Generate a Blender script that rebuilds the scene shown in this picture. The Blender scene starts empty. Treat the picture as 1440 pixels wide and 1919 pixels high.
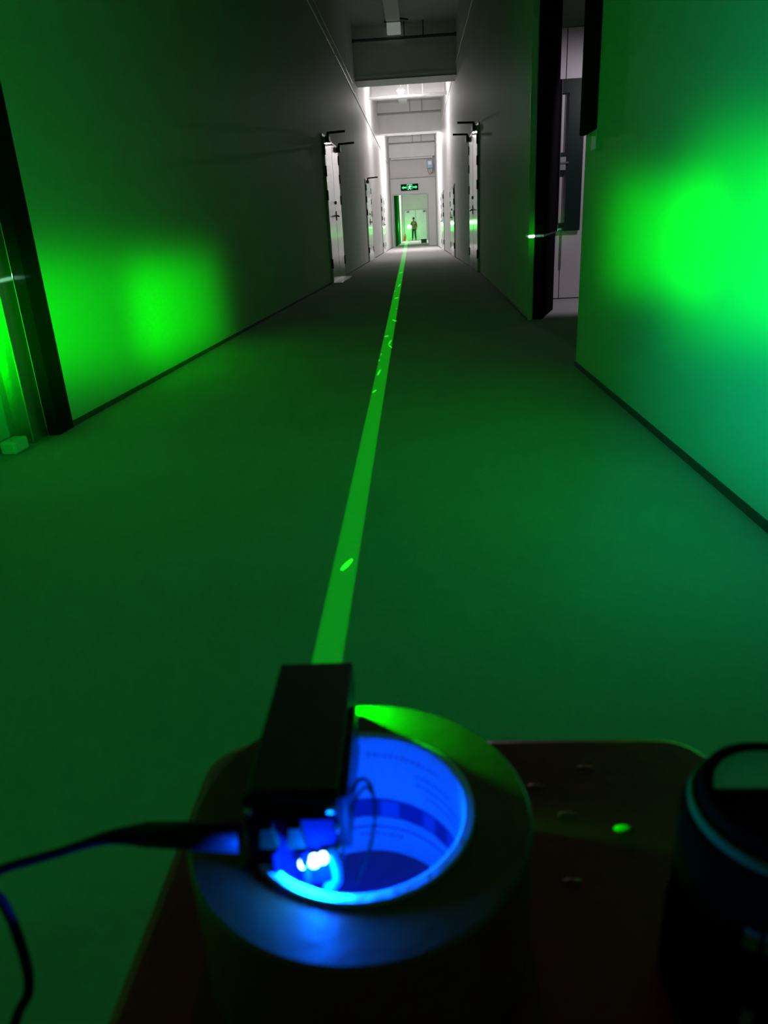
import bpy, bmesh, math, random
from mathutils import Vector, Matrix
random.seed(7)
R = math.radians
COL = bpy.context.scene.collection
SC = bpy.context.scene

# ------------------------------------------------------------------ camera
F = 1345.0
Yc = Vector((786-720, 433-959.5, F)).normalized()            # corridor direction in camera space (x right, y down, z forward)
vzy = 959.5 + (F*F + (786-720)*(908-720))/(959.5-433)
Zc = -Vector((908-720, vzy-959.5, F)).normalized()
Xc = Zc.cross(Yc)
if Xc.x < 0: Xc = -Xc
right = Vector((Xc.x, Yc.x, Zc.x)); down = Vector((Xc.y, Yc.y, Zc.y)); fwd = Vector((Xc.z, Yc.z, Zc.z))
cam = bpy.data.cameras.new('camera'); camo = bpy.data.objects.new('camera', cam); COL.objects.link(camo)
camo.matrix_world = Matrix.Translation((0, 0, .70)) @ Matrix((right, -down, -fwd)).transposed().to_4x4()
cam.sensor_fit = 'HORIZONTAL'; cam.sensor_width = 36; cam.lens = 36*F/1440
cam.clip_start = .01; cam.clip_end = 300
cam.dof.use_dof = True; cam.dof.focus_distance = 14; cam.dof.aperture_fstop = 16
SC.camera = camo

# ------------------------------------------------------------------ world, exposure
w = bpy.data.worlds.new('world'); SC.world = w; w.use_nodes = True
bg = w.node_tree.nodes['Background']; bg.inputs[0].default_value = (.02, .03, .025, 1); bg.inputs[1].default_value = .3
SC.view_settings.view_transform = 'Standard'; SC.view_settings.look = 'None'
SC.view_settings.exposure = 0; SC.view_settings.gamma = 1; SC.view_settings.use_curve_mapping = False

# ------------------------------------------------------------------ lights
def point(name, loc, energy, color, radius=.05):
    l = bpy.data.lights.new(name, 'POINT'); l.energy = energy; l.color = color; l.shadow_soft_size = radius
    o = bpy.data.objects.new(name, l); o.location = loc; COL.objects.link(o); return o

LASER = Vector((-.0485, .2715, .5165))
# directional distribution of the stray light that leaves the laser aperture:
# (azimuth, elevation, width, height, tilt, sharpness, colour, strength); degrees, azimuth grows to the right
LOBES = [
    (-28.5, -1.6, 10.5, 4.8, .10, 3, (0, 1, 0), 88.),         # left half of the broad flat fan
    (-18.8, -2.3, 3.6, 3.7, 0, 2, (0, 1, 0), 250.),
    (-30, -1.0, 17., 9., .1, 1, (0, 1, 0), 12.),
    (20.0, 2.8, 4.8, 4.2, -.12, 2, (0, 1, 0), 110.),         # right half
    (30, 4.3, 9, 7.2, -.18, 3, (0, 1, 0), 50.),
    (33, 6., 16, 24., 0, 2, (0, 1, .42), 6.),                # cooler scatter round the right half
    (31, -4.5, 13, 11.5, 0, 3, (0, 1, .42), 6.5),
    (-62, 33., 40, 36., 0, 1, (0, 1, .04), 7.),              # wide glow up the left wall
    (-5, -9., 40, 9., 0, 2, (0, 1, .06), .9),             # weak forward haze over the floor
    (14, -19., 13, 9., 0, 1, (0, 1, 0), .5),
    (130, -26., 30, 22., 0, 2, (0, 1, 0), .34),               # spill on the tape roll
    (9.9, 1.03, 1.0, .075, 0, 3, (.35, 1, .5), 5000.),       # thin glint strips
    (9.9, 1.0, 1.4, 1.2, 0, 1, (0, 1, 0), 45.),
    (-33, 1.8, 2.9, .13, -.04, 3, (.35, 1, .6), 800.),
]
def stray_light(name, loc, energy, lobes):
    l = bpy.data.lights.new(name, 'POINT'); l.energy = energy; l.color = (1, 1, 1); l.shadow_soft_size = .001
    o = bpy.data.objects.new(name, l); o.location = loc; COL.objects.link(o)
    l.use_nodes = True; nt = l.node_tree; N = nt.nodes; L = nt.links
    em = N['Emission']
    def m(op, a, b=None, c=None):
        n = N.new('ShaderNodeMath'); n.operation = op
        for i, v in enumerate((a, b, c)):
            if v is None: continue
            if isinstance(v, (int, float)): n.inputs[i].default_value = v
            else: L.new(v, n.inputs[i])
        return n.outputs[0]
    tc = N.new('ShaderNodeTexCoord'); sp = N.new('ShaderNodeSeparateXYZ'); L.new(tc.outputs['Normal'], sp.inputs[0])
    x, y, z = sp.outputs
    az = m('MULTIPLY', m('ARCTAN2', x, y), 180/math.pi)
    el = m('MULTIPLY', m('ARCSINE', z), 180/math.pi)
    acc = None
    for (a, e, sa, se, tilt, p, colr, s) in lobes:
        da = m('SUBTRACT', az, a)
        de = m('SUBTRACT', el, e)
        if tilt: de = m('SUBTRACT', de, m('MULTIPLY', da, -tilt))
        qa = m('POWER', m('ABSOLUTE', m('DIVIDE', da, sa)), 2.*p)
        qe = m('POWER', m('ABSOLUTE', m('DIVIDE', de, se)), 2.*min(p, 1.5))
        g = m('MULTIPLY', m('EXPONENT', m('MULTIPLY', m('ADD', qa, qe), -1.)), s)
        v = N.new('ShaderNodeVectorMath'); v.operation = 'SCALE'; v.inputs[0].default_value = colr; L.new(g, v.inputs['Scale'])
        if acc is None: acc = v.outputs[0]
        else:
            ad = N.new('ShaderNodeVectorMath'); ad.operation = 'ADD'; L.new(acc, ad.inputs[0]); L.new(v.outputs[0], ad.inputs[1]); acc = ad.outputs[0]
    L.new(acc, em.inputs['Color']); em.inputs['Strength'].default_value = 1
    return o
stray_light('laser_stray_light', LASER, 8.0, LOBES)
point('laser_glow_fill', (-.80, 65.1, .75), 25, (.0, 1, .02), .1)  # added light standing in for the bounce off the hit spot
point('laser_glow_fill', (-.78, 58.5, .7), 28, (.0, 1, .02), .03)  # added green fill for the floor before the hit spot
point('laser_glow_fill', (-1.08, 46.0, 1.03), 50, (.25, 1, .3), .05)  # added light standing in for the spot's reflection in the panelling
point('led_glow', (-.0395, .1712, .5069), 1.9, (0, .075, 1), .002)
point('corridor_lamp_light', (-.40, 23.4, 4.20), 110, (1, .93, .97), .09)
point('corridor_lamp_light', (-.40, 31.6, 4.25), 420, (1, .93, .97), .09)
point('corridor_lamp_light', (-.40, 51.0, 4.30), 260, (1, .95, .97), .09)
point('corridor_lamp_light', (-.40, 57.5, 4.30), 420, (1, .95, .97), .09)
ps = bpy.data.lights.new('side_passage_fill', 'SPOT'); ps.energy = 40; ps.color = (1, .92, 1); ps.spot_size = R(95); ps.spot_blend = .5; ps.shadow_soft_size = .06
pso = bpy.data.objects.new('side_passage_fill', ps); COL.objects.link(pso); pso.location = (2.1, 5.9, 2.0)  # unseen spot added to light the passage door
pso.rotation_euler = (Vector((1.45, 7.5, .7)) - pso.location).to_track_quat('-Z', 'Y').to_euler()

# ------------------------------------------------------------------ materials
def mat(name, color, rough=.6, metal=0, bump=0, bscale=60, var=0, vscale=3, emis=None, estr=0, spec=.5, coat=0, trans=0, alpha=1, stretch=None, matte=0):
    m = bpy.data.materials.new(name); m.use_nodes = True; nt = m.node_tree; N = nt.nodes; L = nt.links
    b = N['Principled BSDF']
    c = tuple(color) + (1,)
    b.inputs['Base Color'].default_value = c; b.inputs['Roughness'].default_value = rough; b.inputs['Metallic'].default_value = metal
    b.inputs['Specular IOR Level'].default_value = spec; b.inputs['Coat Weight'].default_value = coat
    b.inputs['Transmission Weight'].default_value = trans; b.inputs['Alpha'].default_value = alpha
    if emis: b.inputs['Emission Color'].default_value = tuple(emis)+(1,); b.inputs['Emission Strength'].default_value = estr
    tc = N.new('ShaderNodeTexCoord'); mp = N.new('ShaderNodeMapping'); L.new(tc.outputs['Object'], mp.inputs[0])
    if stretch: mp.inputs['Scale'].default_value = stretch
    if var:
        n = N.new('ShaderNodeTexNoise'); n.inputs['Scale'].default_value = vscale; n.inputs['Detail'].default_value = 6; L.new(mp.outputs[0], n.inputs['Vector'])
        mx = N.new('ShaderNodeMix'); mx.data_type = 'RGBA'; L.new(n.outputs[0], mx.inputs[0])
        mx.inputs[6].default_value = tuple(max(0, v*(1-var)) for v in color)+(1,); mx.inputs[7].default_value = tuple(min(1, v*(1+var)) for v in color)+(1,)
        L.new(mx.outputs[2], b.inputs['Base Color'])
    if bump:
        n = N.new('ShaderNodeTexNoise'); n.inputs['Scale'].default_value = bscale; n.inputs['Detail'].default_value = 4; L.new(mp.outputs[0], n.inputs['Vector'])
        bp = N.new('ShaderNodeBump'); bp.inputs['Strength'].default_value = bump; bp.inputs['Distance'].default_value = .01
        L.new(n.outputs[0], bp.inputs['Height']); L.new(bp.outputs[0], b.inputs['Normal'])
    if matte:                                   # patchy satin paint: part of it scatters like plain chalk
        df = N.new('ShaderNodeBsdfDiffuse'); ms = N.new('ShaderNodeMixShader'); ms.inputs[0].default_value = matte
        if b.inputs['Base Color'].links: L.new(b.inputs['Base Color'].links[0].from_socket, df.inputs[0])
        else: df.inputs[0].default_value = c
        L.new(b.outputs[0], ms.inputs[1]); L.new(df.outputs[0], ms.inputs[2]); L.new(ms.outputs[0], N['Material Output'].inputs[0])
    return m
M = {
 'wall': mat('wall_paint', (.64, .63, .62), .55, bump=.1, bscale=70, var=.08, vscale=1.2, spec=.1, matte=.68),
 'ceil': mat('ceiling_paint', (.56, .55, .55), .7, bump=.1, bscale=20, var=.05),
 'beam': mat('beam_paint', (.78, .78, .76), .7, bump=.15, bscale=25, var=.08),
 'brightpaint': mat('fresh_white_paint', (.93, .93, .92), .6, spec=.1),
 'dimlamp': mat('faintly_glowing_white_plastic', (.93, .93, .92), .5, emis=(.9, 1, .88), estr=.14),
 'floor': mat('worn_concrete', (.46, .44, .44), .62, bump=.2, bscale=30, var=.16, vscale=1.6, spec=0),
 'footshade': mat('wall_foot_shade', (.06, .06, .055), .8),
 'door': mat('door_enamel', (.82, .81, .86), .14, bump=.08, bscale=9, var=.12, vscale=5),
 'greydoor': mat('grey_door_steel', (.66, .60, .66), .35, bump=.05, bscale=12, var=.08),
 'frame': mat('door_frame_grey', (.40, .40, .42), .4),
 'black': mat('black_plastic', (.012, .011, .013), .6, spec=0),
 'blackgloss': mat('black_lacquer', (.010, .008, .011), .5, spec=0, bump=.04, bscale=20, stretch=(1, 1, .1)),
 'slotpanel': mat('dark_teal_panel', (.010, .026, .022), .35, spec=.15, bump=.04, bscale=20, stretch=(1, 1, .1)),
 'glossgreen': mat('dark_green_panelling', (.015, .22, .03), .8, spec=0),
 'steel': mat('brushed_steel', (.42, .44, .42), .32, .9, bump=.08, bscale=80, stretch=(1, 1, .05)),
 'darksteel': mat('dark_pipe_steel', (.09, .09, .085), .5, .3),
 'pipe': mat('pipe_grey', (.30, .30, .30), .5),
 'conduit': mat('conduit_white', (.72, .72, .70), .45),
 'white': mat('white_plastic', (.8, .8, .8), .4),
 'brass': mat('lever_dark', (.03, .03, .03), .35, .5),
 'red': mat('red_stool_plastic', (.75, .008, .05), .32, bump=.05, bscale=150, var=.1, vscale=20),
 'anod': mat('black_anodised_aluminium', (.010, .009, .014), .5, bump=.05, bscale=400),
 'tape': mat('brown_packing_tape', (.34, .05, .012), .36, bump=.12, bscale=30, stretch=(1, 1, 30), coat=.3, var=.15, vscale=30),
 'core': mat('cardboard_core_white', (.75, .75, .78), .7, bump=.1, bscale=200),
 'print': mat('navy_print', (.02, .02, .13), .7),
 'print2': mat('faint_blue_print', (.34, .36, .48), .7),
 'printmid': mat('mid_blue_print', (.10, .12, .34), .7),
 'bulb': mat('lit_bulb', (1, 1, 1), .3, emis=(1, .97, .98), estr=30),
 'tube': mat('tube_glass', (.85, .85, .85), .2),
 'led': mat('lit_led', (1, 1, 1), .3, emis=(.35, .75, 1), estr=9),
 'led2': mat('lit_led_soft', (.01, .03, .10), .5, spec=.05, emis=(0, .16, 1), estr=.8),
 'spot': mat('laser_spot_glow', (1, 1, 1), .5, emis=(.55, 1, .55), estr=5),
 'sgn': mat('exit_sign_black', (.006, .016, .010), .8, spec=0),
 'sgng': mat('exit_sign_lit_green', (0, .5, .2), .4, emis=(0, 1, .22), estr=.9),
 'sgnw': mat('exit_sign_lit_white', (.5, .9, .7), .4, emis=(.35, 1, .6), estr=1.2),
 'skin': mat('skin', (.25, .14, .09), .6), 'hair': mat('black_hair', (.01, .01, .01), .7),
 'shirt': mat('olive_shirt', (.10, .11, .02), .8), 'trouser': mat('dark_trousers', (.015, .018, .016), .8), 'shoe': mat('black_shoe', (.01, .01, .01), .5),
 'meter': mat('pale_blue_casing', (.30, .48, .58), .4), 'wire_red': mat('reddish_wire', (.35, .12, .08), .5),
 'fire': mat('orange_red_enamel', (.65, .10, .02), .35), 'crate': mat('dark_green_crate', (.03, .07, .03), .6),
 'rubber': mat('black_rubber_cable', (.006, .006, .007), .6, spec=.1),
 'clear': mat('clear_acrylic', (.010, .015, .03), .3, trans=.3, spec=.06),
 'pcb': mat('dark_blue_circuit_board', (.002, .003, .010), .6, spec=0, bump=.15, bscale=300),
 'screw': mat('steel_screw', (.55, .58, .6), .25, 1),
 'connector': mat('milky_connector', (.003, .012, .003), .5, spec=.03),
 'cangloss': mat('black_gloss_lid', (.004, .005, .001), .5, spec=.0),
 'canring': mat('grey_satin_ring', (.10, .10, .012), .6, 0, spec=.02),
 'canreflection': mat('painted_lid_reflection', (.65, .8, .75), .5),
 'canbody': mat('canister_black', (.003, .003, .0006), .6, spec=.0),
 'canprint': mat('lavender_lettering', (.16, .13, .035), .5),
 'canprint2': mat('pinkish_label_patch', (.30, .18, .22), .5),
 'tapewhite': mat('white_tape_scrap', (.75, .78, .75), .5),
 'beadg': mat('green_tinted_bead', (.1, .9, .2), .1, emis=None),
}
def beam_mat(name, s0, s1, length):
    m = bpy.data.materials.new(name); m.use_nodes = True; N = m.node_tree.nodes; L = m.node_tree.links
    for n in list(N): N.remove(n)
    out = N.new('ShaderNodeOutputMaterial'); add = N.new('ShaderNodeAddShader'); em = N.new('ShaderNodeEmission'); tr = N.new('ShaderNodeBsdfTransparent')
    tc = N.new('ShaderNodeTexCoord'); sp = N.new('ShaderNodeSeparateXYZ'); mr = N.new('ShaderNodeMapRange')
    mr.inputs['From Min'].default_value = 0; mr.inputs['From Max'].default_value = length
    mr.inputs['To Min'].default_value = s0; mr.inputs['To Max'].default_value = s1
    L.new(tc.outputs['Object'], sp.inputs[0]); L.new(sp.outputs[1], mr.inputs['Value'])
    L.new(mr.outputs[0], em.inputs['Strength']); em.inputs['Color'].default_value = (0.004, 1, 0.004, 1)
    L.new(em.outputs[0], add.inputs[0]); L.new(tr.outputs[0], add.inputs[1]); L.new(add.outputs[0], out.inputs[0])
    return m

# ------------------------------------------------------------------ mesh helpers
def mk(name, bm, m, parent=None, smooth=False, bevel=0, segs=2):
    me = bpy.data.meshes.new(name); bm.normal_update(); bm.to_mesh(me); bm.free()
    if smooth:
        for p in me.polygons: p.use_smooth = True
    o = bpy.data.objects.new(name, me); COL.objects.link(o)
    if isinstance(m, str): m = M[m]
    me.materials.append(m)
    if parent: o.parent = parent
    if bevel:
        b = o.modifiers.new('bevel', 'BEVEL'); b.width = bevel; b.segments = segs; b.limit_method = 'ANGLE'
    return o
def box(bm, x0, x1, y0, y1, z0, z1):
    v = [bm.verts.new(p) for p in ((x0,y0,z0),(x1,y0,z0),(x1,y1,z0),(x0,y1,z0),(x0,y0,z1),(x1,y0,z1),(x1,y1,z1),(x0,y1,z1))]
    for f in ((0,3,2,1),(4,5,6,7),(0,1,5,4),(1,2,6,5),(2,3,7,6),(3,0,4,7)): bm.faces.new([v[i] for i in f])
    return bm
def B(*a):
    bm = bmesh.new(); box(bm, *a); return bm
def rings(bm, rr, closed=False, cap=True):
    n = len(rr[0]); V = [[bm.verts.new(p) for p in r] for r in rr]
    for i in range(len(V) - (0 if closed else 1)):
        a, b = V[i], V[(i+1) % len(V)]
        for j in range(n): bm.faces.new((a[j], a[(j+1) % n], b[(j+1) % n], b[j]))
    if cap and not closed: bm.faces.new(list(reversed(V[0]))); bm.faces.new(V[-1])
    return bm
def lathe(bm, prof, c=(0,0,0), n=64, closed=False):
    """prof: (radius, z); closed loops make tubes"""
    rr = [[(c[0]+r*math.cos(2*math.pi*k/n), c[1]+r*math.sin(2*math.pi*k/n), c[2]+z) for k in range(n)] for r, z in prof]
    return rings(bm, rr, closed)
def tube(bm, pts, rad, n=10):
    pts = [Vector(p) for p in pts]; rr = []
    for i, p in enumerate(pts):
        t = (pts[min(i+1, len(pts)-1)] - pts[max(i-1, 0)]).normalized()
        u = t.cross(Vector((0,0,1)) if abs(t.z) < .95 else Vector((1,0,0))).normalized(); v = u.cross(t)
        r = rad[i] if isinstance(rad, (list, tuple)) else rad
        rr.append([p + u*r*math.cos(2*math.pi*k/n) + v*r*math.sin(2*math.pi*k/n) for k in range(n)])
    return rings(bm, rr)
def spline(pts, k=8):
    P = [Vector(p) for p in pts]; P = [2*P[0]-P[1]] + P + [2*P[-1]-P[-2]]; out = []
    for i in range(1, len(P)-2):
        for s in range(k):
            t = s/k; a, b, c, d = P[i-1:i+3]
            out.append(.5*((2*b)+(c-a)*t+(2*a-5*b+4*c-d)*t*t+(3*b-a-3*c+d)*t**3))
    return out + [P[-2]]
def empty(name, loc=(0,0,0), rz=0, label=None, cat=None, group=None, kind=None):
    o = bpy.data.objects.new(name, None); COL.objects.link(o); o.location = loc; o.rotation_euler = (0,0,rz)
    return tag(o, label, cat, group, kind)
def tag(o, label=None, cat=None, group=None, kind=None):
    if label: o['label'] = label
    if cat: o['category'] = cat
    if group: o['group'] = group
    if kind: o['kind'] = kind
    return o

# ------------------------------------------------------------------ corridor shell
LW = [(-2,-1.50),(2.9,-1.50),(5,-1.48),(8,-1.45),(12,-1.39),(16,-1.37),(22,-1.36),(39,-1.35),(67,-1.35)]
RW = [(-2,.80),(3.84,.80),(5.9,.83),(8,.89),(10.5,.95),(12.8,1.0),(14.8,.99),(17,.96),(25,.92),(35,.86),(67,.86)]
def wx(tab, y):
    for (a, xa), (b, xb) in zip(tab, tab[1:]):
        if a <= y <= b: return xa + (xb-xa)*(y-a)/(b-a)
    return tab[-1][1]
CZ = 5.0
def wallseg(bm, tab, out, y0, y1, z0, z1, t=.25, off=0):
    ys = [y0] + [y for y, _ in tab if y0 < y < y1] + [y1]
    rr = []
    for y in ys:
        x = wx(tab, y) + off; rr.append([(x, y, z0), (x + out*t, y, z0), (x + out*t, y, z1), (x, y, z1)])
    rings(bm, rr)
bm = bmesh.new()
wallseg(bm, LW, -1, -2, 1.2, 0, CZ); wallseg(bm, LW, -1, 1.2, 2.90, 2.25, CZ); wallseg(bm, LW, -1, 2.90, 67, 0, CZ)
tag(mk('wall_left', bm, 'wall'), kind='structure')
bm = bmesh.new()
wallseg(bm, RW, 1, -2, 3.84, 0, CZ); wallseg(bm, RW, 1, 5.9, 67, 0, CZ, t=.045); wallseg(bm, RW, 1, 3.84, 5.9, 2.7, CZ)
tag(mk('wall_right', bm, 'wall'), kind='structure')
tag(mk('wall_back', B(-3, 3.2, -2.3, -2, 0, CZ), 'wall'), kind='structure')
tag(mk('floor', B(-3, 3.2, -2.3, 67.2, -.2, 0), 'floor'), kind='structure')
tag(mk('ceiling', B(-3, 3.2, -2.3, 67.2, CZ, CZ+.2), 'ceil'), kind='structure')
# side passage off the right wall
bm = bmesh.new(); box(bm, .95, 3.0, 7.56, 7.8, 2.32, CZ); box(bm, 1.95, 3.0, 7.56, 7.8, 0, 2.32); box(bm, .95, 1.0, 7.56, 7.8, 0, 2.32)
tag(mk('wall_passage_end', bm, 'wall'), kind='structure')
tag(mk('wall_passage_side', B(3.0, 3.2, 3.6, 7.8, 0, CZ), 'wall'), kind='structure')
# dark strips standing in for the shade along the wall foot
for nm, tab, out, segs in (('shade_strip_left', LW, -1, [(2.9, 11.75), (13.6, 21.2), (23.2, 38.9)]), ('shade_strip_right', RW, 1, [(-1.9, 3.84), (5.9, 12.75), (14.7, 20.0), (22, 38.9)])):
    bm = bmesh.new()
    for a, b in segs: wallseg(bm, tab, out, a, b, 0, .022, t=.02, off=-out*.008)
    tag(mk(nm, bm, 'footshade'), kind='structure')
# beams and ribs
n = 1
def trim(bm, m='beam', **k):
    global n
    o = tag(mk('trim_%d' % n, bm, m, **k), kind='structure'); n += 1; return o
def cross(y0, y1, z0, z1, sub=.012): 
    bm = bmesh.new(); box(bm, wx(LW, y0)-.02, wx(RW, y0)+.02, y0, y1, z0, z1); return bm
trim(cross(18.8, 19.55, 3.98, CZ)); b1 = bpy.data.objects['trim_1']
mk('edge_strip', cross(18.77, 18.80, 4.02, 4.055), 'conduit', b1)
mk('soffit_shade', cross(18.79, 19.56, 3.955, 3.98), 'pipe', b1)  # darker sheet puts the soffit's shade into the colour
trim(cross(29.0, 29.5, 4.02, CZ)); trim(cross(38.7, 39.0, 4.07, CZ))
trim(cross(21.6, 21.85, 4.72, CZ)); trim(cross(25.7, 25.95, 4.62, CZ)); trim(cross(34.2, 34.5, 4.55, CZ)); trim(cross(14.5, 14.8, 4.72, CZ))
trim(B(-.58, -.28, 5, 38.7, CZ-.07, CZ), 'brightpaint')
# far wall with doorway
bm = bmesh.new()
for a in ((-1.6,-1.24,0,3.17),(.47,1.1,0,3.17),(-1.24,.47,2.44,3.17)): box(bm, a[0], a[1], 39.0, 39.25, a[2], a[3])
box(bm, -1.6, 1.1, 39.12, 39.3, 3.17, CZ)
tag(mk('wall_far', bm, 'wall'), kind='structure')
dj = bmesh.new(); box(dj, -1.28,-1.22,38.97,39.28,0,2.46); box(dj, .45,.51,38.97,39.28,0,2.46); box(dj,-1.22,.45,38.97,39.28,2.41,2.46)
d = empty('door_1', kind='structure'); mk('door_frame', dj, 'frame', d)

mk('ledge', cross(38.95, 39.1, 3.15, 3.18), 'pipe', None); tag(bpy.data.objects['ledge'], kind='structure'); bpy.data.objects['ledge'].name = 'trim_20'
# dark glossy panelling just beyond the doorway
tag(mk('wall_inner_left', B(-1.42, -1.215, 39.30, 50.0, 0, 2.9), 'glossgreen'), kind='structure')
# very far end
bm = bmesh.new(); box(bm, -1.5,-1.22,66,66.2,0,CZ); box(bm, .66,1.0,66,66.2,0,CZ); box(bm,-1.22,.66,66,66.2,2.4,CZ)
tag(mk('wall_end', bm, 'wall'), kind='structure')
d = empty('door_2', kind='structure')
mk('door_leaf', B(-1.20, -.29, 66.05, 66.1, 0, 2.38), 'door', d); mk('door_leaf', B(-.27, .64, 66.05, 66.1, 0, 2.38), 'door', d)
bm = bmesh.new(); box(bm,-1.24,-1.20,65.96,66.06,0,2.42); box(bm,.64,.68,65.96,66.06,0,2.42); box(bm,-1.20,.64,65.96,66.06,2.38,2.42)
mk('door_frame', bm, 'frame', d)
for x in (-1.0, .38): mk('door_closer', B(x, x+.2, 65.9, 66.04, 2.2, 2.3), 'darksteel', d)
trim(cross(52.0, 52.4, 4.2, CZ))

# ------------------------------------------------------------------ flush double doors in the long walls
def double_door(num, tab, side, y0, y1, h, closers=2, leafm='door', hinges=True, patch=None):
    x0, x1 = wx(tab, y0), wx(tab, y1)
    d = empty('door_%d' % num, (x0, y0, 0), math.atan2(-(x1-x0), y1-y0), kind='structure')
    W = math.hypot(x1-x0, y1-y0); s = -side          # s: direction into the corridor
    def bb(a, b, ya, yb, za, zb): return B(min(s*a, s*b), max(s*a, s*b), ya, yb, za, zb)
    mk('door_leaf', bb(.004, .035, .03, W/2-.012, .01, h), leafm, d, bevel=.003)
    mk('door_leaf', bb(.004, .035, W/2+.012, W-.03, .01, h), leafm, d, bevel=.003)
    bm = bmesh.new()
    for a in ((-.035, .03, 0, h+.03), (W-.03, W+.035, 0, h+.03)): box(bm, min(0, s*.018), max(0, s*.018), a[0], a[1], a[2], a[3])
    box(bm, min(0, s*.018), max(0, s*.018), .03, W-.03, h, h+.04)
    mk('door_frame', bm, 'frame', d)
    mk('centre_gap', bb(.002, .030, W/2-.012, W/2+.012, .01, h), 'black', d)
    if hinges:
        for yy in (-.01, W-.03):
            for zz in (.22, h*.58, h*.74, h*.88):
                mk('hinge', bb(.016, .046, yy, yy+.045, zz, zz+.14), 'black', d)
    # lever handle and lock
    bm = bmesh.new(); tube(bm, [(s*.035, W/2+.05, 1.0), (s*.09, W/2+.05, 1.0)], .012); tube(bm, [(s*.085, W/2+.055, 1.0), (s*.09, W/2-.10, .99)], .013)
    box(bm, min(s*.035, s*.045), max(s*.035, s*.045), W/2+.03, W/2+.07, .93, 1.07)
    mk('lever_handle', bm, 'brass', d)
    bm = bmesh.new(); tube(bm, [(s*.035, W/2+.05, 1.2), (s*.055, W/2+.05, 1.2)], .024, 12); mk('lock_cylinder', bm, 'brass', d)
    for k in range(closers):
        yy = (.12, W-.22)[k]
        c = mk('door_closer', bb(.036, .10, yy, yy+.20, h-.06, h+.01), 'darksteel', d, bevel=.006)
        bm = bmesh.new(); tube(bm, [(s*.07, yy+.1, h+.01), (s*.07, yy+.1, h+.05)], .02, 10)
        tube(bm, [(s*.06, yy+.1, h+.06), (s*.33, yy+.14, h+.075)], .016, 8); mk('closer_arm', bm, 'black', c)
    return d
double_door(3, LW, -1, 11.75, 13.60, 2.07)
double_door(4, RW, 1, 12.85, 14.72, 2.22)
double_door(5, LW, -1, 20.2, 22.0, 1.98, 1, hinges=True)
double_door(6, RW, 1, 20.2, 22.1, 1.75, 0)
double_door(7, LW, -1, 28.2, 30.0, 1.95, 0)
double_door(8, RW, 1, 27.6, 29.6, 1.95, 0)
tag(mk('threshold_strip', B(-1.375, -1.22, 11.72, 13.5, 0, .012), 'conduit'), 'pale worn sill strip on the floor below the left double door', 'sill')

# near left doorway: black jamb, steel frame, leaf
d = empty('door_9', (0,0,0), kind='structure')
mk('black_jamb', B(-1.53, -1.488, 2.775, 2.905, 0, 2.25), 'black', d)
mk('steel_frame', B(-1.60, -1.535, 2.66, 2.775, 0, 2.25), 'steel', d, bevel=.004)
mk('frame_bead', B(-1.606, -1.585, 2.635, 2.66, 0, 2.25), 'steel', d)
mk('door_leaf', B(-1.66, -1.61, 1.25, 2.66, .01, 2.2), 'greydoor', d, bevel=.004)
mk('door_head', B(-1.60, -1.5, 1.2, 2.9, 2.2, 2.25), 'black', d)
mk('door_stop', B(-1.58, -1.52, 2.50, 2.60, 0, .05), 'tapewhite', d, bevel=.01)

# right side passage: black reveal panels, leaves, slotted panel
d = empty('door_10', (0,0,0), kind='structure')
mk('corner_bead', B(.832, .868, 5.885, 5.905, 0, 2.05), 'conduit', d)
for z0, z1 in ((.95, 1.12), (1.42, 1.58)): mk('plaster_chip', B(.822, .834, 5.88, 5.90, z0, z1), 'conduit', d)
mk('reveal_panel', B(.868, .925, 5.92, 5.96, 0, 2.7), 'blackgloss', d)
bm = bmesh.new(); rings(bm, [[(.925,5.93,z),(.945,5.90,z),(1.15,6.58,z),(1.12,6.60,z)] for z in (0, 2.7)]); mk('angled_reveal', bm, 'blackgloss', d)
bm = bmesh.new(); mk('strip_panel', B(1.105, 1.185, 6.66, 6.69, .64, 1.77), 'blackgloss', d)
for x in (1.100, 1.180): mk('strip_edge', B(x, x+.005, 6.655, 6.67, .64, 1.77), 'steel', d)
d2 = empty('door_11', (0,0,0), kind='structure')
mk('door_leaf', B(1.0, 1.358, 7.50, 7.55, .01, 2.30), 'greydoor', d2); mk('door_leaf', B(1.366, 1.95, 7.50, 7.55, .01, 2.30), 'greydoor', d2)
mk('seam', B(1.358, 1.366, 7.515, 7.55, .01, 2.30), 'black', d2)
mk('seam_glint_strip', B(1.353, 1.371, 7.488, 7.50, .28, .66), 'steel', d2)  # added strip to reflect the green light seen at the seam
bm = bmesh.new()
for a in ((1.235,1.29,.63,1.89),(1.36,1.50,.63,1.89),(1.29,1.36,.63,.70),(1.29,1.36,1.79,1.89),(1.29,1.36,1.13,1.30)): box(bm, a[0]*1.021, a[1]*1.021, 7.455, 7.475, a[2], a[3]*1.006)
sp = mk('slotted_panel', bm, 'slotpanel', d2)
bm = bmesh.new(); tube(bm, [(1.31,7.445,1.215),(1.40,7.435,1.22)], .010); box(bm, 1.32,1.375,7.44,7.456,1.16,1.27); mk('latch_handle', bm, 'steel', sp)
mk('panel_edge', B(1.254, 1.261, 7.45, 7.47, .63, 1.90), 'steel', sp)
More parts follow.
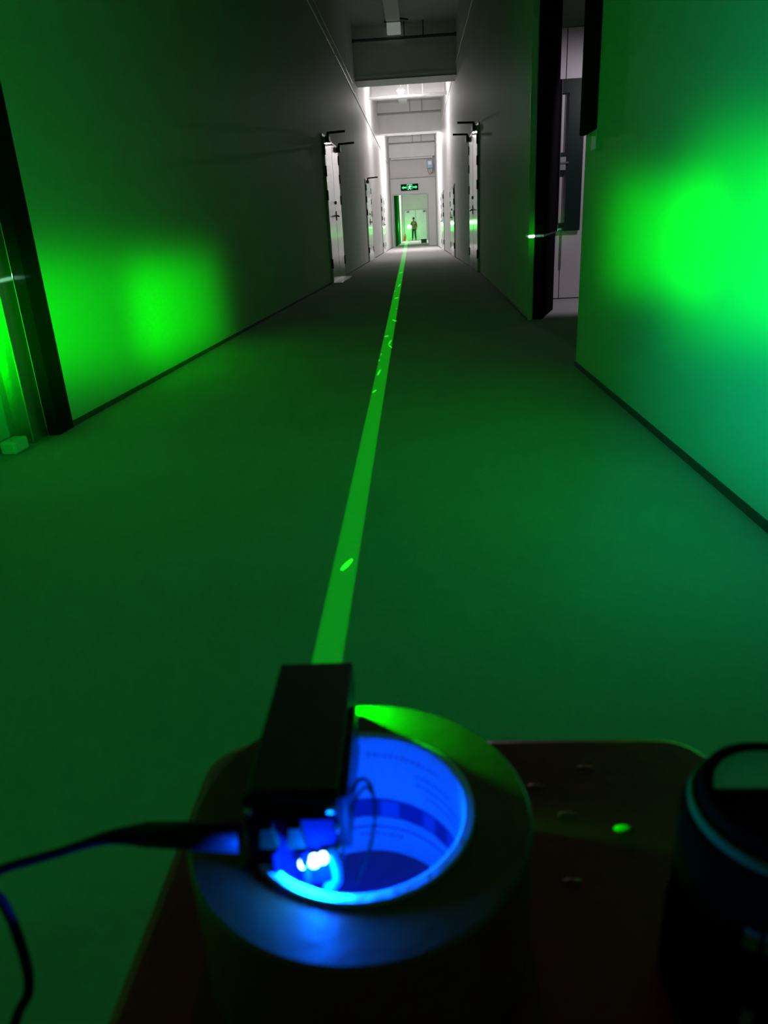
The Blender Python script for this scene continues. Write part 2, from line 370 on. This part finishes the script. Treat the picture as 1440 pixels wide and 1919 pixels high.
# black board on the near corner
bd = mk('black_wall_board', B(.772, .800, 3.62, 3.86, 1.08, 3.2), 'black', None, bevel=.004); tag(bd, 'tall black board fixed to the corner of the near right wall', 'board')
mk('board_return', B(.80, .86, 3.842, 3.90, 1.30, 3.2), 'black', bd)
tag(mk('tape_scrap', B(.793, .799, 3.60, 3.69, 1.00, 1.078), 'tapewhite'), 'small pale tape scrap under the black board on the near right wall', 'tape')
tag(mk('tape_scrap', B(.80, .815, 3.86, 3.885, 1.30, 1.37), 'tapewhite'), 'tiny white tape scrap on the dark edge of the passage opening', 'tape')

# ------------------------------------------------------------------ ceiling services
def hung_pipe(y, z, label, x0=-1.34, x1=.92, hang=(-.20, .22), m='pipe', r=.03):
    p = empty('hung_pipe', (0, y, z), label=label, cat='pipe', group='pipes hung across the corridor ceiling')
    bm = bmesh.new(); tube(bm, [(x0,0,0),(x1,0,0)], r, 10); mk('pipe_run', bm, m, p)
    for x in hang:
        bm = bmesh.new(); box(bm, x-.014, x+.014, -.02, .02, 0, CZ-z); mk('hanger', bm, m, p)
    for x in (x0, x1):
        bm = bmesh.new(); tube(bm, [(x-.03,0,0),(x+.03,0,0)], r*1.35, 10); mk('end_cap', bm, m, p)
hung_pipe(18.6, 4.70, 'dark hung pipe crossing in front of the nearest deep ceiling beam', m='darksteel', x1=.93)
hung_pipe(24.0, 4.41, 'grey hung pipe just below the lit ceiling lamp')
hung_pipe(28.7, 4.61, 'grey hung pipe in front of the second deep beam, beyond the lit lamp')
hung_pipe(33.8, 4.55, 'thin grey hung pipe seen just under the second deep beam', x0=-1.3, x1=.85)
hung_pipe(38.4, 4.66, 'farthest thin pipe in front of the last beam above the exit sign', x0=-1.3, x1=.85)
bx = mk('junction_box', B(-.57, -.27, 18.25, 18.52, 4.74, 4.93), 'dimlamp', None, bevel=.012); tag(bx, 'white box under the ceiling by the nearest deep beam', 'box')
mk('mounting_plate', B(-.60, -.24, 18.23, 18.54, 4.92, 4.93), 'darksteel', bx)
bm = bmesh.new(); tube(bm, spline([(-.62,18.20,4.92),(-.45,18.18,4.975),(-.30,18.18,4.97),(-.10,18.20,4.94)]), .014, 6); tag(mk('sagging_cable', bm, 'rubber'), 'black cable bowed over the white ceiling box', 'cable')
def lamp(y, z, label, drop=None):
    p = empty('ceiling_lamp', (-.40, y, z), label=label, cat='lamp')
    bm = bmesh.new(); lathe(bm, [(.012,.12),(.012,CZ-z-.07)], n=10); mk('stem', bm, 'white', p)
    bm = bmesh.new(); lathe(bm, [(.03,.10),(.09,.09),(.12,.05),(.12,.03),(.05,.03)], n=24); mk('lamp_base', bm, 'white', p)
    bm = bmesh.new(); lathe(bm, [(.001,-.07),(.05,-.06),(.085,-.025),(.09,0),(.07,.03),(.04,.045)], n=24); b = mk('bulb', bm, 'bulb', p, smooth=True)
    b.visible_shadow = True
lamp(23.4, 4.42, 'bright lit ceiling lamp in the middle of the white bay')
for nme, tab, s, z, ya, yb, lab in (('wall_conduit', LW, 1, 3.62, 9.5, 38.6, 'thin pale conduit running high along the left wall'), ('wall_conduit', RW, -1, 4.18, 13.0, 38.6, 'thin pale conduit running high along the right wall')):
    bm = bmesh.new(); pts = [(wx(tab, y)+s*.012, y, z + .03*math.sin(y*1.3)*0) for y in [ya+(yb-ya)*k/24 for k in range(25)]]
    tube(bm, pts, .012, 8); c = tag(mk(nme, bm, 'conduit'), lab, 'conduit')
    for k in range(8):
        y = ya+1+k*(yb-ya-2)/7; x = wx(tab, y)
        mk('clip', B(min(x, x+s*.03), max(x, x+s*.03), y-.02, y+.02, z-.02, z+.02), 'white', c)
bm = bmesh.new(); tube(bm, [(wx(LW,y)+.012, y, 3.78) for y in (10, 12, 14, 16, 18)], .008, 6); tag(mk('wall_cable', bm, 'conduit'), 'short pale cable just above the left wall conduit', 'cable')
t = empty('tube_light', (-.25, 38.93, 4.02), label='unlit white tube light under the last beam above the exit sign', cat='tube light')
bm = bmesh.new(); tube(bm, [(-.98,-.05,0),(.98,-.05,0)], .028, 12); mk('glass_tube', bm, 'tube', t); mk('batten', B(-1.02,1.02,-.03,.03,.02,.06), 'white', t)
for x in (-1.0, .98): mk('end_socket', B(x-.02,x+.02,-.08,0,-.04,.04), 'white', t)
# meter with dangling wires
mt = mk('wall_meter', B(.47, .77, 38.98, 39.12, 3.54, 3.93), 'meter', None, bevel=.03); tag(mt, 'pale blue meter box high on the far wall with wires dangling', 'meter')
mk('meter_window', B(.53,.70,38.97,38.985,3.70,3.86), 'tube', mt)
bm = bmesh.new(); tube(bm, spline([(.52,39.0,3.55),(.53,38.98,3.40),(.62,38.97,3.28),(.72,38.98,3.36),(.76,39.0,3.55)]), .013, 6); mk('dangling_wire', bm, 'wire_red', mt)
bm = bmesh.new(); tube(bm, spline([(.60,39.0,3.55),(.66,38.98,3.36),(.80,38.98,3.40),(.80,39.0,3.80)]), .012, 6); mk('dangling_wire', bm, 'pipe', mt)
# exit sign
s = empty('exit_sign', (-.41, 38.95, 2.60), label='lit green running man exit sign with arrows above the far doorway', cat='sign')
mk('casing', B(-.43,.43,-.03,.05,0,.29), 'sgn', s, bevel=.008)
def flat(poly, y0=-.042, y1=-.03):
    bm = bmesh.new(); a = [bm.verts.new((x, y0, z)) for x, z in poly]; b = [bm.verts.new((x, y1, z)) for x, z in poly]
    bm.faces.new(a); bm.faces.new(b[::-1])
    for i in range(len(a)): bm.faces.new((a[i], b[i], b[(i+1)%len(a)], a[(i+1)%len(a)]))
    bmesh.ops.recalc_face_normals(bm, faces=bm.faces[:]); return bm
for sx in (-1, 1):
    mk('arrow', flat([(sx*.16,.10),(sx*.30,.10),(sx*.30,.06),(sx*.39,.135),(sx*.30,.21),(sx*.30,.17),(sx*.16,.17)]), 'sgng', s)
bm = flat([(-.13,.05),(-.105,.05),(-.105,.25),(.105,.25),(.105,.05),(.13,.05),(.13,.275),(-.13,.275)]); mk('door_symbol', bm, 'sgng', s)
bm = flat([(-.03,.20),(.02,.215),(.07,.16),(.09,.165),(.085,.185),(.06,.19),(.03,.14),(.015,.11),(.06,.09),(.065,.03),(.04,.03),(.035,.075),(-.02,.085),(-.05,.03),(-.09,.03),(-.06,.06),(-.03,.11),(-.015,.15),(-.06,.13),(-.07,.15)])
mk('running_man', bm, 'sgnw', s)
bm = bmesh.new(); tube(bm, [(.03,-.042,.23),(.03,-.03,.23)], .018, 10); mk('running_man_head', bm, 'sgnw', s)

# ------------------------------------------------------------------ person at the far end
def skinmesh(name, verts, edges, radii, m, parent, sub=2):
    me = bpy.data.meshes.new(name); me.from_pydata([Vector(v) for v in verts], edges, []); o = bpy.data.objects.new(name, me); COL.objects.link(o)
    o.modifiers.new('skin', 'SKIN'); ss = me.skin_vertices[0].data if me.skin_vertices else None
    if ss is None:
        bmm = bmesh.new(); bmm.from_mesh(me); bmm.verts.layers.skin.verify(); bmm.to_mesh(me); bmm.free(); ss = me.skin_vertices[0].data
    for i, r in enumerate(radii): ss[i].radius = r if isinstance(r, tuple) else (r, r)
    ss[0].use_root = True
    sb = o.modifiers.new('sub', 'SUBSURF'); sb.levels = sub; sb.render_levels = sub
    me.materials.append(M[m]); o.parent = parent; 
    for p in me.polygons: p.use_smooth = True
    return o
P = empty('person', (-.44, 64.9, 0), R(-12), label='person in an olive shirt and dark trousers standing beside the bright laser spot', cat='person')
V = [(0,0,.95),(0,0,1.08),(0,0,1.25),(0,0,1.42),(0,-.01,1.50),(0,-.02,1.56),(0,-.03,1.64),(0,-.02,1.72)]; Rr = [(.15,.11),(.14,.10),(.16,.11),(.15,.09),(.06,.06),(.065,.07),(.08,.095),(.06,.075)]
Ed = [(i,i+1) for i in range(7)]
def add(p, r, a): V.append(p); Rr.append(r); Ed.append((a, len(V)-1)); return len(V)-1
for sx in (-1, 1):
    h = add((sx*.10,0,.88), .10, 0); k = add((sx*.12,-.02 - .03*sx,.48), .065, h); a = add((sx*.14,.02*sx,.09), .042, k); f = add((sx*.15,-.13+.02*sx,.035), .035, a)
    sh = add((sx*.17,0,1.42), .065, 3); e = add((sx*.25,.02,1.14), .045, sh); wr = add((sx*.24,-.08,.90) if sx > 0 else (-.20,-.22,1.02), .030, e)
    p0 = Vector(V[wr]); dirv = (Vector(V[wr])-Vector(V[e])).normalized(); pa = add(tuple(p0+dirv*.06), .030, wr)
    for j in range(4):
        off = Vector((0, (j-1.5)*.02, 0)); L_ = (.065,.075,.07,.055)[j]
        q = add(tuple(Vector(V[pa])+dirv*L_*.5+off), .009, pa); add(tuple(Vector(V[q])+dirv*L_*.5+Vector((-sx*.01,0,0))), .008, q)
    q = add(tuple(p0+dirv*.03+Vector((-sx*.02,-.035,0))), .010, wr); add(tuple(Vector(V[q])+dirv*.035), .009, q)
body = skinmesh('body', V, Ed, Rr, 'skin', P, 1)
def garment(name, idx_pts, m): 
    v, e, r = [], [], []
    for chain in idx_pts:
        b = len(v)
        for i, (p, rad) in enumerate(chain):
            v.append(p); r.append(rad)
            if i: e.append((len(v)-2, len(v)-1))
        if b: e.append((0, b))
    return skinmesh(name, v, e, r, m, P, 1)
garment('shirt', [[((0,0,1.15),(.165,.125)),((0,0,1.28),(.18,.13)),((0,0,1.42),(.165,.105)),((0,0,1.475),(.08,.07))], [((0,0,1.0),(.165,.125)),((0,0,.90),(.16,.125))], [((-.17,0,1.42),.08),((-.25,.02,1.14),.058),((-.215,-.13,1.06),.045)], [((.17,0,1.42),.08),((.25,.02,1.14),.058),((.242,-.05,.97),.045)]], 'shirt')
garment('trousers', [[((0,0,.95),(.155,.12)),((0,0,.88),(.15,.12))], [((-.10,0,.84),.108),((-.12,.01,.48),.078),((-.14,-.02,.10),.062)], [((.10,0,.84),.108),((.12,-.05,.48),.078),((.14,.02,.10),.062)]], 'trouser')
for sx in (-1,1):
    bm = bmesh.new(); bmesh.ops.create_uvsphere(bm, u_segments=12, v_segments=8, radius=.5, matrix=Matrix.Translation((sx*.15,-.07,.045)) @ Matrix.Diagonal((.10,.28,.09,1))); mk('shoe', bm, 'shoe', P, smooth=True)
bm = bmesh.new(); bmesh.ops.create_uvsphere(bm, u_segments=16, v_segments=10, radius=.5, matrix=Matrix.Translation((0,.0,1.71)) @ Matrix.Diagonal((.19,.22,.19,1))); mk('hair', bm, 'hair', P, smooth=True)
bm = bmesh.new(); tube(bm, [(0,-.11,1.66),(0,-.135,1.63)], [.010,.016], 6)
mk('nose', bm, 'skin', P)
for sx in (-1,1):
    bm = bmesh.new(); bmesh.ops.create_uvsphere(bm, u_segments=8, v_segments=6, radius=.012, matrix=Matrix.Translation((sx*.033,-.115,1.67))); mk('eye', bm, 'hair', P)
    bm = bmesh.new(); bmesh.ops.create_uvsphere(bm, u_segments=8, v_segments=6, radius=.5, matrix=Matrix.Translation((sx*.085,-.02,1.65)) @ Matrix.Diagonal((.02,.04,.06,1))); mk('ear', bm, 'skin', P)
mk('mouth', B(-.025,.025,-.118,-.108,1.595,1.603), 'wire_red', P)

ex = empty('fire_extinguisher', (-1.17, 62.5, 0), label='small orange red extinguisher on the floor beyond the far doorway', cat='extinguisher')
bm = bmesh.new(); lathe(bm, [(.0,0),(.085,0),(.09,.03),(.09,.36),(.06,.43),(.025,.45)], n=20); mk('cylinder_body', bm, 'fire', ex, smooth=True)
bm = bmesh.new(); tube(bm, [(0,0,.44),(0,0,.50)], .02); tube(bm, [(0,0,.50),(.10,0,.52)], .012); mk('valve', bm, 'black', ex)
bm = bmesh.new(); tube(bm, spline([(.02,0,.48),(.11,-.03,.40),(.11,-.03,.15)]), .012, 8); mk('hose', bm, 'black', ex)
cr = mk('low_crate', B(.10, .42, 45.0, 45.4, .04, .24), 'crate', None, bevel=.01); tag(cr, 'low dark green crate on the floor just beyond the far doorway', 'crate')
mk('crate_rim', B(.085, .435, 44.985, 45.415, .21, .25), 'crate', cr); 
for x in (.13,.39): mk('crate_foot', B(x-.02,x+.02,45.02,45.38,0,.04), 'black', cr)

# ------------------------------------------------------------------ laser beam
END = Vector((-.80, 64.3, 1.065))
dv = END - LASER; Lb = dv.length
bmM = beam_mat('laser_beam_in_air', .098, .9, 45)
be = bpy.data.objects.new('laser_beam', None); COL.objects.link(be); be.location = LASER
be.rotation_euler = (math.atan2(dv.z, math.hypot(dv.x, dv.y)), 0, -math.atan2(dv.x, dv.y))
tag(be, 'long green laser beam running from the black module down the corridor', 'laser beam')
bm = bmesh.new(); N_ = 24; rr = []
for k in range(41):
    y = Lb*(k/40)**2; r = .0068 + .00125*min(y, 6) + .0006*max(0, y-6)
    rr.append([(r*math.cos(2*math.pi*j/N_), y, r*math.sin(2*math.pi*j/N_)) for j in range(N_)])
rings(bm, rr, cap=False)
bo = mk('beam_shaft', bm, bmM, be, smooth=True)
moteM = mat('lit_dust', (0,1,0), .5, emis=(.04, 1, .04), estr=.75)
for y, u, v, ln, an in ((.115,.10,-.1,.0075,35),(.70,-.45,.3,.0085,55),(.60,-.7,-.2,.006,25),(1.05,-.5,.1,.008,5),(.98,.5,0,.009,50),(.93,.75,.1,.008,-50),(1.28,.7,0,.010,-25),(1.75,.2,.3,.011,10),(2.2,.4,.2,.012,45),(2.9,.1,0,.014,5),(.86,-.85,0,.004,60),(.80,-.9,.2,.004,70),(1.5,.8,.1,.004,0),(2.0,-.8,0,.005,0)):
    r = .0068 + .00125*y; a = R(an)
    bm = bmesh.new(); c = Vector((u*r, y, v*r)); dd = Vector((math.cos(a), .6, math.sin(a)))*ln*.5
    tube(bm, [c-dd, c-dd*.5, c, c+dd*.5, c+dd], [ln*.03, ln*.09, ln*.11, ln*.09, ln*.03], 6); mk('lit_dust_speck', bm, moteM, be)
bm = bmesh.new(); bmesh.ops.create_uvsphere(bm, u_segments=24, v_segments=14, radius=.17, matrix=Matrix.Translation((0, Lb, 0))); mk('bright_hit_spot', bm, 'spot', be, smooth=True)

# ------------------------------------------------------------------ red stool
ST = empty('plastic_stool', (0, 0, 0), label='dark red plastic stool carrying the tape roll and the laser module', cat='stool')
def rrect(x0, x1, y0, y1, r, z, k=6):
    out = []
    for cx, cy, a0 in ((x1-r, y1-r, 0), (x0+r, y1-r, 90), (x0+r, y0+r, 180), (x1-r, y0+r, 270)):
        for i in range(k+1):
            a = R(a0+90*i/k); out.append((cx+r*math.cos(a), cy+r*math.sin(a), z))
    return out
X0, X1, Y0, Y1 = -.120, .142, .052, .317
bm = bmesh.new(); rings(bm, [rrect(X0+.004,X1-.004,Y0+.004,Y1-.004,.022,.425), rrect(X0,X1,Y0,Y1,.025,.430), rrect(X0,X1,Y0,Y1,.025,.441), rrect(X0+.0015,X1-.0015,Y0+.0015,Y1-.0015,.024,.444), rrect(X0+.005,X1-.005,Y0+.005,Y1-.005,.021,.445)])
mk('seat', bm, 'red', ST)
bm = bmesh.new(); rings(bm, [rrect(X0-.006,X1+.006,Y0-.006,Y1+.006,.026,.375), rrect(X0+.004,X1-.004,Y0+.004,Y1-.004,.022,.427)], cap=False)
o = mk('apron', bm, 'red', ST); sm = o.modifiers.new('s', 'SOLIDIFY'); sm.thickness = .003
for sx, cx in ((-1, X0), (1, X1)):
    for sy, cy in ((-1, Y0), (1, Y1)):
        def sq(x, y, z, w): return [(x-w,y-w,z),(x+w,y-w,z),(x+w,y+w,z),(x-w,y+w,z)]
        bm = bmesh.new(); rings(bm, [sq(cx+sx*.035, cy+sy*.035, 0, .016), sq(cx-sx*.016, cy-sy*.016, .38, .021)]); mk('leg', bm, 'red', ST, bevel=.004)
for i, (x, y) in enumerate([(.075,.293),(.060,.262),(.018,.292),(.048,.280),(.035,.245),(.055,.225),(.03,.215)]):
    bm = bmesh.new(); bmesh.ops.create_uvsphere(bm, u_segments=10, v_segments=6, radius=.5, matrix=Matrix.Translation((x,y,.445)) @ Matrix.Diagonal((.009,.004,.0014,1))); mk('moulded_ridge', bm, 'red', ST, smooth=True)
bm = bmesh.new(); bmesh.ops.create_uvsphere(bm, u_segments=12, v_segments=8, radius=.5, matrix=Matrix.Translation((.083,.253,.4455)) @ Matrix.Diagonal((.008,.004,.003,1)))
tag(mk('glint_bead', bm, mat('green_glint_paint', (.05,1,.08), .2, emis=(.02,1,.05), estr=.0)), 'tiny bead painted with a bright green glint on the red stool left of the black canister', 'bead')  # green glint put into the bead's colour

# ------------------------------------------------------------------ tape roll
RC = (-.0278, .2042)
TR = empty('tape_roll', (RC[0], RC[1], .445), label='wide brown packing tape roll lying flat on the red stool, lit blue inside', cat='tape roll')
bm = bmesh.new(); lathe(bm, [(.0415,0),(.0608,0),(.0618,.0010),(.0620,.030),(.0618,.0585),(.0606,.0598),(.0415,.0600)], n=96, closed=True); mk('tape_winding', bm, 'tape', TR, smooth=False)
bm = bmesh.new(); lathe(bm, [(.0375,0),(.0414,0),(.0414,.0606),(.0408,.0612),(.0382,.0612),(.0375,.0606)], n=96, closed=True); mk('cardboard_core', bm, 'core', TR)
def band(r, a0, a1, z0, z1, m, name, seg=10, t=.0002):
    bm = bmesh.new(); rr = []
    for k in range(seg+1):
        a = R(a0+(a1-a0)*k/seg); c, s_ = math.cos(a), math.sin(a)
        rr.append([(r*c,r*s_,z0),((r+t)*c,(r+t)*s_,z0),((r+t)*c,(r+t)*s_,z1),(r*c,r*s_,z1)])
    rings(bm, rr); return mk(name, bm, m, TR)
# printed lining: stripe with lighter blocks, thin rule, lines of small lettering
band(.03735, 0, 180, .0195, .0295, 'print', 'printed_stripe', 40)
for a0, a1 in ((72, 84), (44, 54), (22, 32), (104, 116), (140, 150)): band(.03728, a0, a1, .0205, .0285, 'printmid', 'stripe_block')
band(.03735, 0, 180, .0135, .0145, 'printmid', 'printed_rule', 40)
rnd = random.Random(3)
for z, a0, a1 in ((.0525, 40, 92), (.046, 30, 60), (.0415, 20, 58), (.037, 20, 50), (.010, 70, 100)):
    a = a0
    while a < a1:
        wd = rnd.uniform(1.2, 3.4); band(.0373, a, min(a+wd, a1), z-.0010, z+.0010, 'print2', 'printed_letters', 2); a += wd+rnd.uniform(.8, 1.4)
# ------------------------------------------------------------------ laser module
LM = empty('laser_module', (-.0485, .222, .5066), R(1.2), label='black box laser module with a blue lit circuit end lying across the tape roll', cat='laser module')
bm = bmesh.new(); box(bm, -.0155, .0155, -.037, .0385, 0, .0240); mk('housing', bm, 'anod', LM, bevel=.0009)
bm = bmesh.new(); tube(bm, [(0,.0383,.0105),(0,.0402,.0105)], .0085, 24); mk('aperture_ring', bm, 'anod', LM)
mk('side_plate', B(.0156,.0186,-.038,.010,0,.0225), 'clear', LM, bevel=.0006)
mk('rear_plate', B(-.0160,.0160,-.0405,-.0372,-.004,.0235), 'clear', LM, bevel=.0006)
mk('circuit_board', B(-.0145,.0145,-.0440,-.0425,-.009,.0185), 'pcb', LM, bevel=.0003)
for x, z in ((-.0135,.0200),(.0132,.0200),(.0138,.0120),(.0140,.0035),(-.0135,-.0015)):
    bm = bmesh.new(); tube(bm, [(x,-.0405,z),(x,-.0425,z),(x,-.0432,z)], [.0017,.0017,.0010], 12); mk('screw', bm, 'screw', LM)
for x in (-.0072, .0018):
    bm = bmesh.new(); rings(bm, [[(x-.003,-.0440-d_,.0095),(x+.003,-.0440-d_,.0095),(x+.0018,-.0440-d_,.0175),(x-.0018,-.0440-d_,.0175)] for d_ in (.003, 0)]); mk('terminal', bm, 'connector', LM)
for x in (-.006, .004): 
    bm = bmesh.new(); tube(bm, [(x,-.0462,.008),(x,-.0462,-.006)], .0016, 10); mk('capacitor', bm, 'pcb', LM)
bm = bmesh.new(); bmesh.ops.create_uvsphere(bm, u_segments=12, v_segments=8, radius=.0042, matrix=Matrix.Translation((-.0165,-.043,-.005))); mk('knob', bm, 'clear', LM, smooth=True)
for x, z, r in ((.0035,.0018,.0019),(.0068,.0028,.0021),(.0098,.0040,.0018)):
    bm = bmesh.new(); bmesh.ops.create_uvsphere(bm, u_segments=12, v_segments=8, radius=r, matrix=Matrix.Translation((x,-.0458,z))); mk('lit_diode', bm, 'led', LM, smooth=True)
bm = bmesh.new(); tube(bm, spline([(.0125,-.0450,.006),(.0140,-.0455,-.001),(.0135,-.0458,-.007),(.0100,-.0462,-.0090)]), .0016, 10); mk('light_pipe', bm, 'led2', LM, smooth=True)
# thin looping wire over the hole
bm = bmesh.new(); tube(bm, spline([(.0170,-.030,.012),(.0215,-.026,.018),(.0250,-.024,.014),(.0262,-.026,.004),(.0240,-.030,-.008),(.0190,-.036,-.018)]), .00065, 8); mk('thin_wire', bm, 'rubber', LM, smooth=True)
bm = bmesh.new(); tube(bm, spline([(.0170,-.034,.004),(.0200,-.029,.012),(.0235,-.026,.015),(.0255,-.026,.012)]), .0005, 8); mk('thin_wire', bm, 'rubber', LM, smooth=True)
# power cable
PC = empty('power_cable', (-.066, .18, .512), label='black power cable with a tapered plug running left from the laser module', cat='cable')
def loc(pts): return [Vector(p)-Vector((-.066,.18,.512)) for p in pts]
bm = bmesh.new(); tube(bm, loc([(-.0655,.1795,.5165),(-.078,.1795,.5170),(-.098,.180,.5172)]), [.0050,.0046,.0040], 16); mk('plug', bm, 'rubber', PC, smooth=True)
bm = bmesh.new(); tube(bm, loc(spline([(-.096,.180,.5172),(-.110,.179,.5168),(-.127,.175,.514),(-.143,.170,.5125),(-.1485,.167,.5095),(-.142,.165,.505),(-.136,.160,.494),(-.132,.153,.481),(-.136,.146,.470),(-.145,.14,.42),(-.155,.13,.30),(-.16,.12,.1),(-.165,.10,.003),(-.25,.0,.003),(-.4,-.1,.003)])), [.0039, .0038, .0036, .0034, .0031, .0029, .0027, .0025, .0023, .0021, .0019, .0018, .0017]+[.0016]*100, 10); mk('cord', bm, 'rubber', PC, smooth=True)

# ------------------------------------------------------------------ canister
CN = empty('canister', (.1085, .1815, .445), label='black round canister with a glossy lid at the right edge of the stool', cat='canister')
bm = bmesh.new(); lathe(bm, [(0,0),(.0290,0),(.0305,.0015),(.0305,.030),(.0295,.032),(.0295,.074),(.0285,.0765),(.0260,.078),(0,.078)], n=72); mk('can_body', bm, 'canbody', CN)
bm = bmesh.new(); lathe(bm, [(.0252,.0780),(.0275,.0780),(.0278,.0795),(.0272,.0812),(.0255,.0812)], n=72, closed=True); mk('lid_ring', bm, 'canring', CN, smooth=True)
bm = bmesh.new(); lathe(bm, [(0,.0780),(.0245,.0780),(.0250,.0845),(.0240,.0865),(.0222,.0868),(.0212,.0850),(0,.0850)], n=72); mk('lid', bm, 'cangloss', CN)
a0 = math.asin(.0035/.0205); rr = [(.0205*math.cos(a0+(math.pi-2*a0)*k/30), .0205*math.sin(a0+(math.pi-2*a0)*k/30)) for k in range(31)]
bm = bmesh.new(); rings(bm, [[(x, y, .0845) for x, y in rr], [(x, y, .0857) for x, y in rr]]); mk('lid_reflection', bm, 'canreflection', CN)  # pale segment paints the reflection on the rear half of the lid
def cband(r, a0, a1, z0, z1, m, name):
    bm = bmesh.new(); rr = []
    for k in range(9):
        a = R(a0+(a1-a0)*k/8); c, s_ = math.cos(a), math.sin(a)
        rr.append([(r*c,r*s_,z0),((r-.0006)*c,(r-.0006)*s_,z0),((r-.0006)*c,(r-.0006)*s_,z1),(r*c,r*s_,z1)])
    rings(bm, rr); mk(name, bm, m, CN)
for a0, a1, z0 in ((232,240,.050),(243,249,.051),(252,262,.052),(266,274,.053)): cband(.0297, a0, a1, z0, z0+.008, 'canprint', 'lettering')
cband(.0308, 238, 244, .014, .026, 'canprint2', 'label_patch')
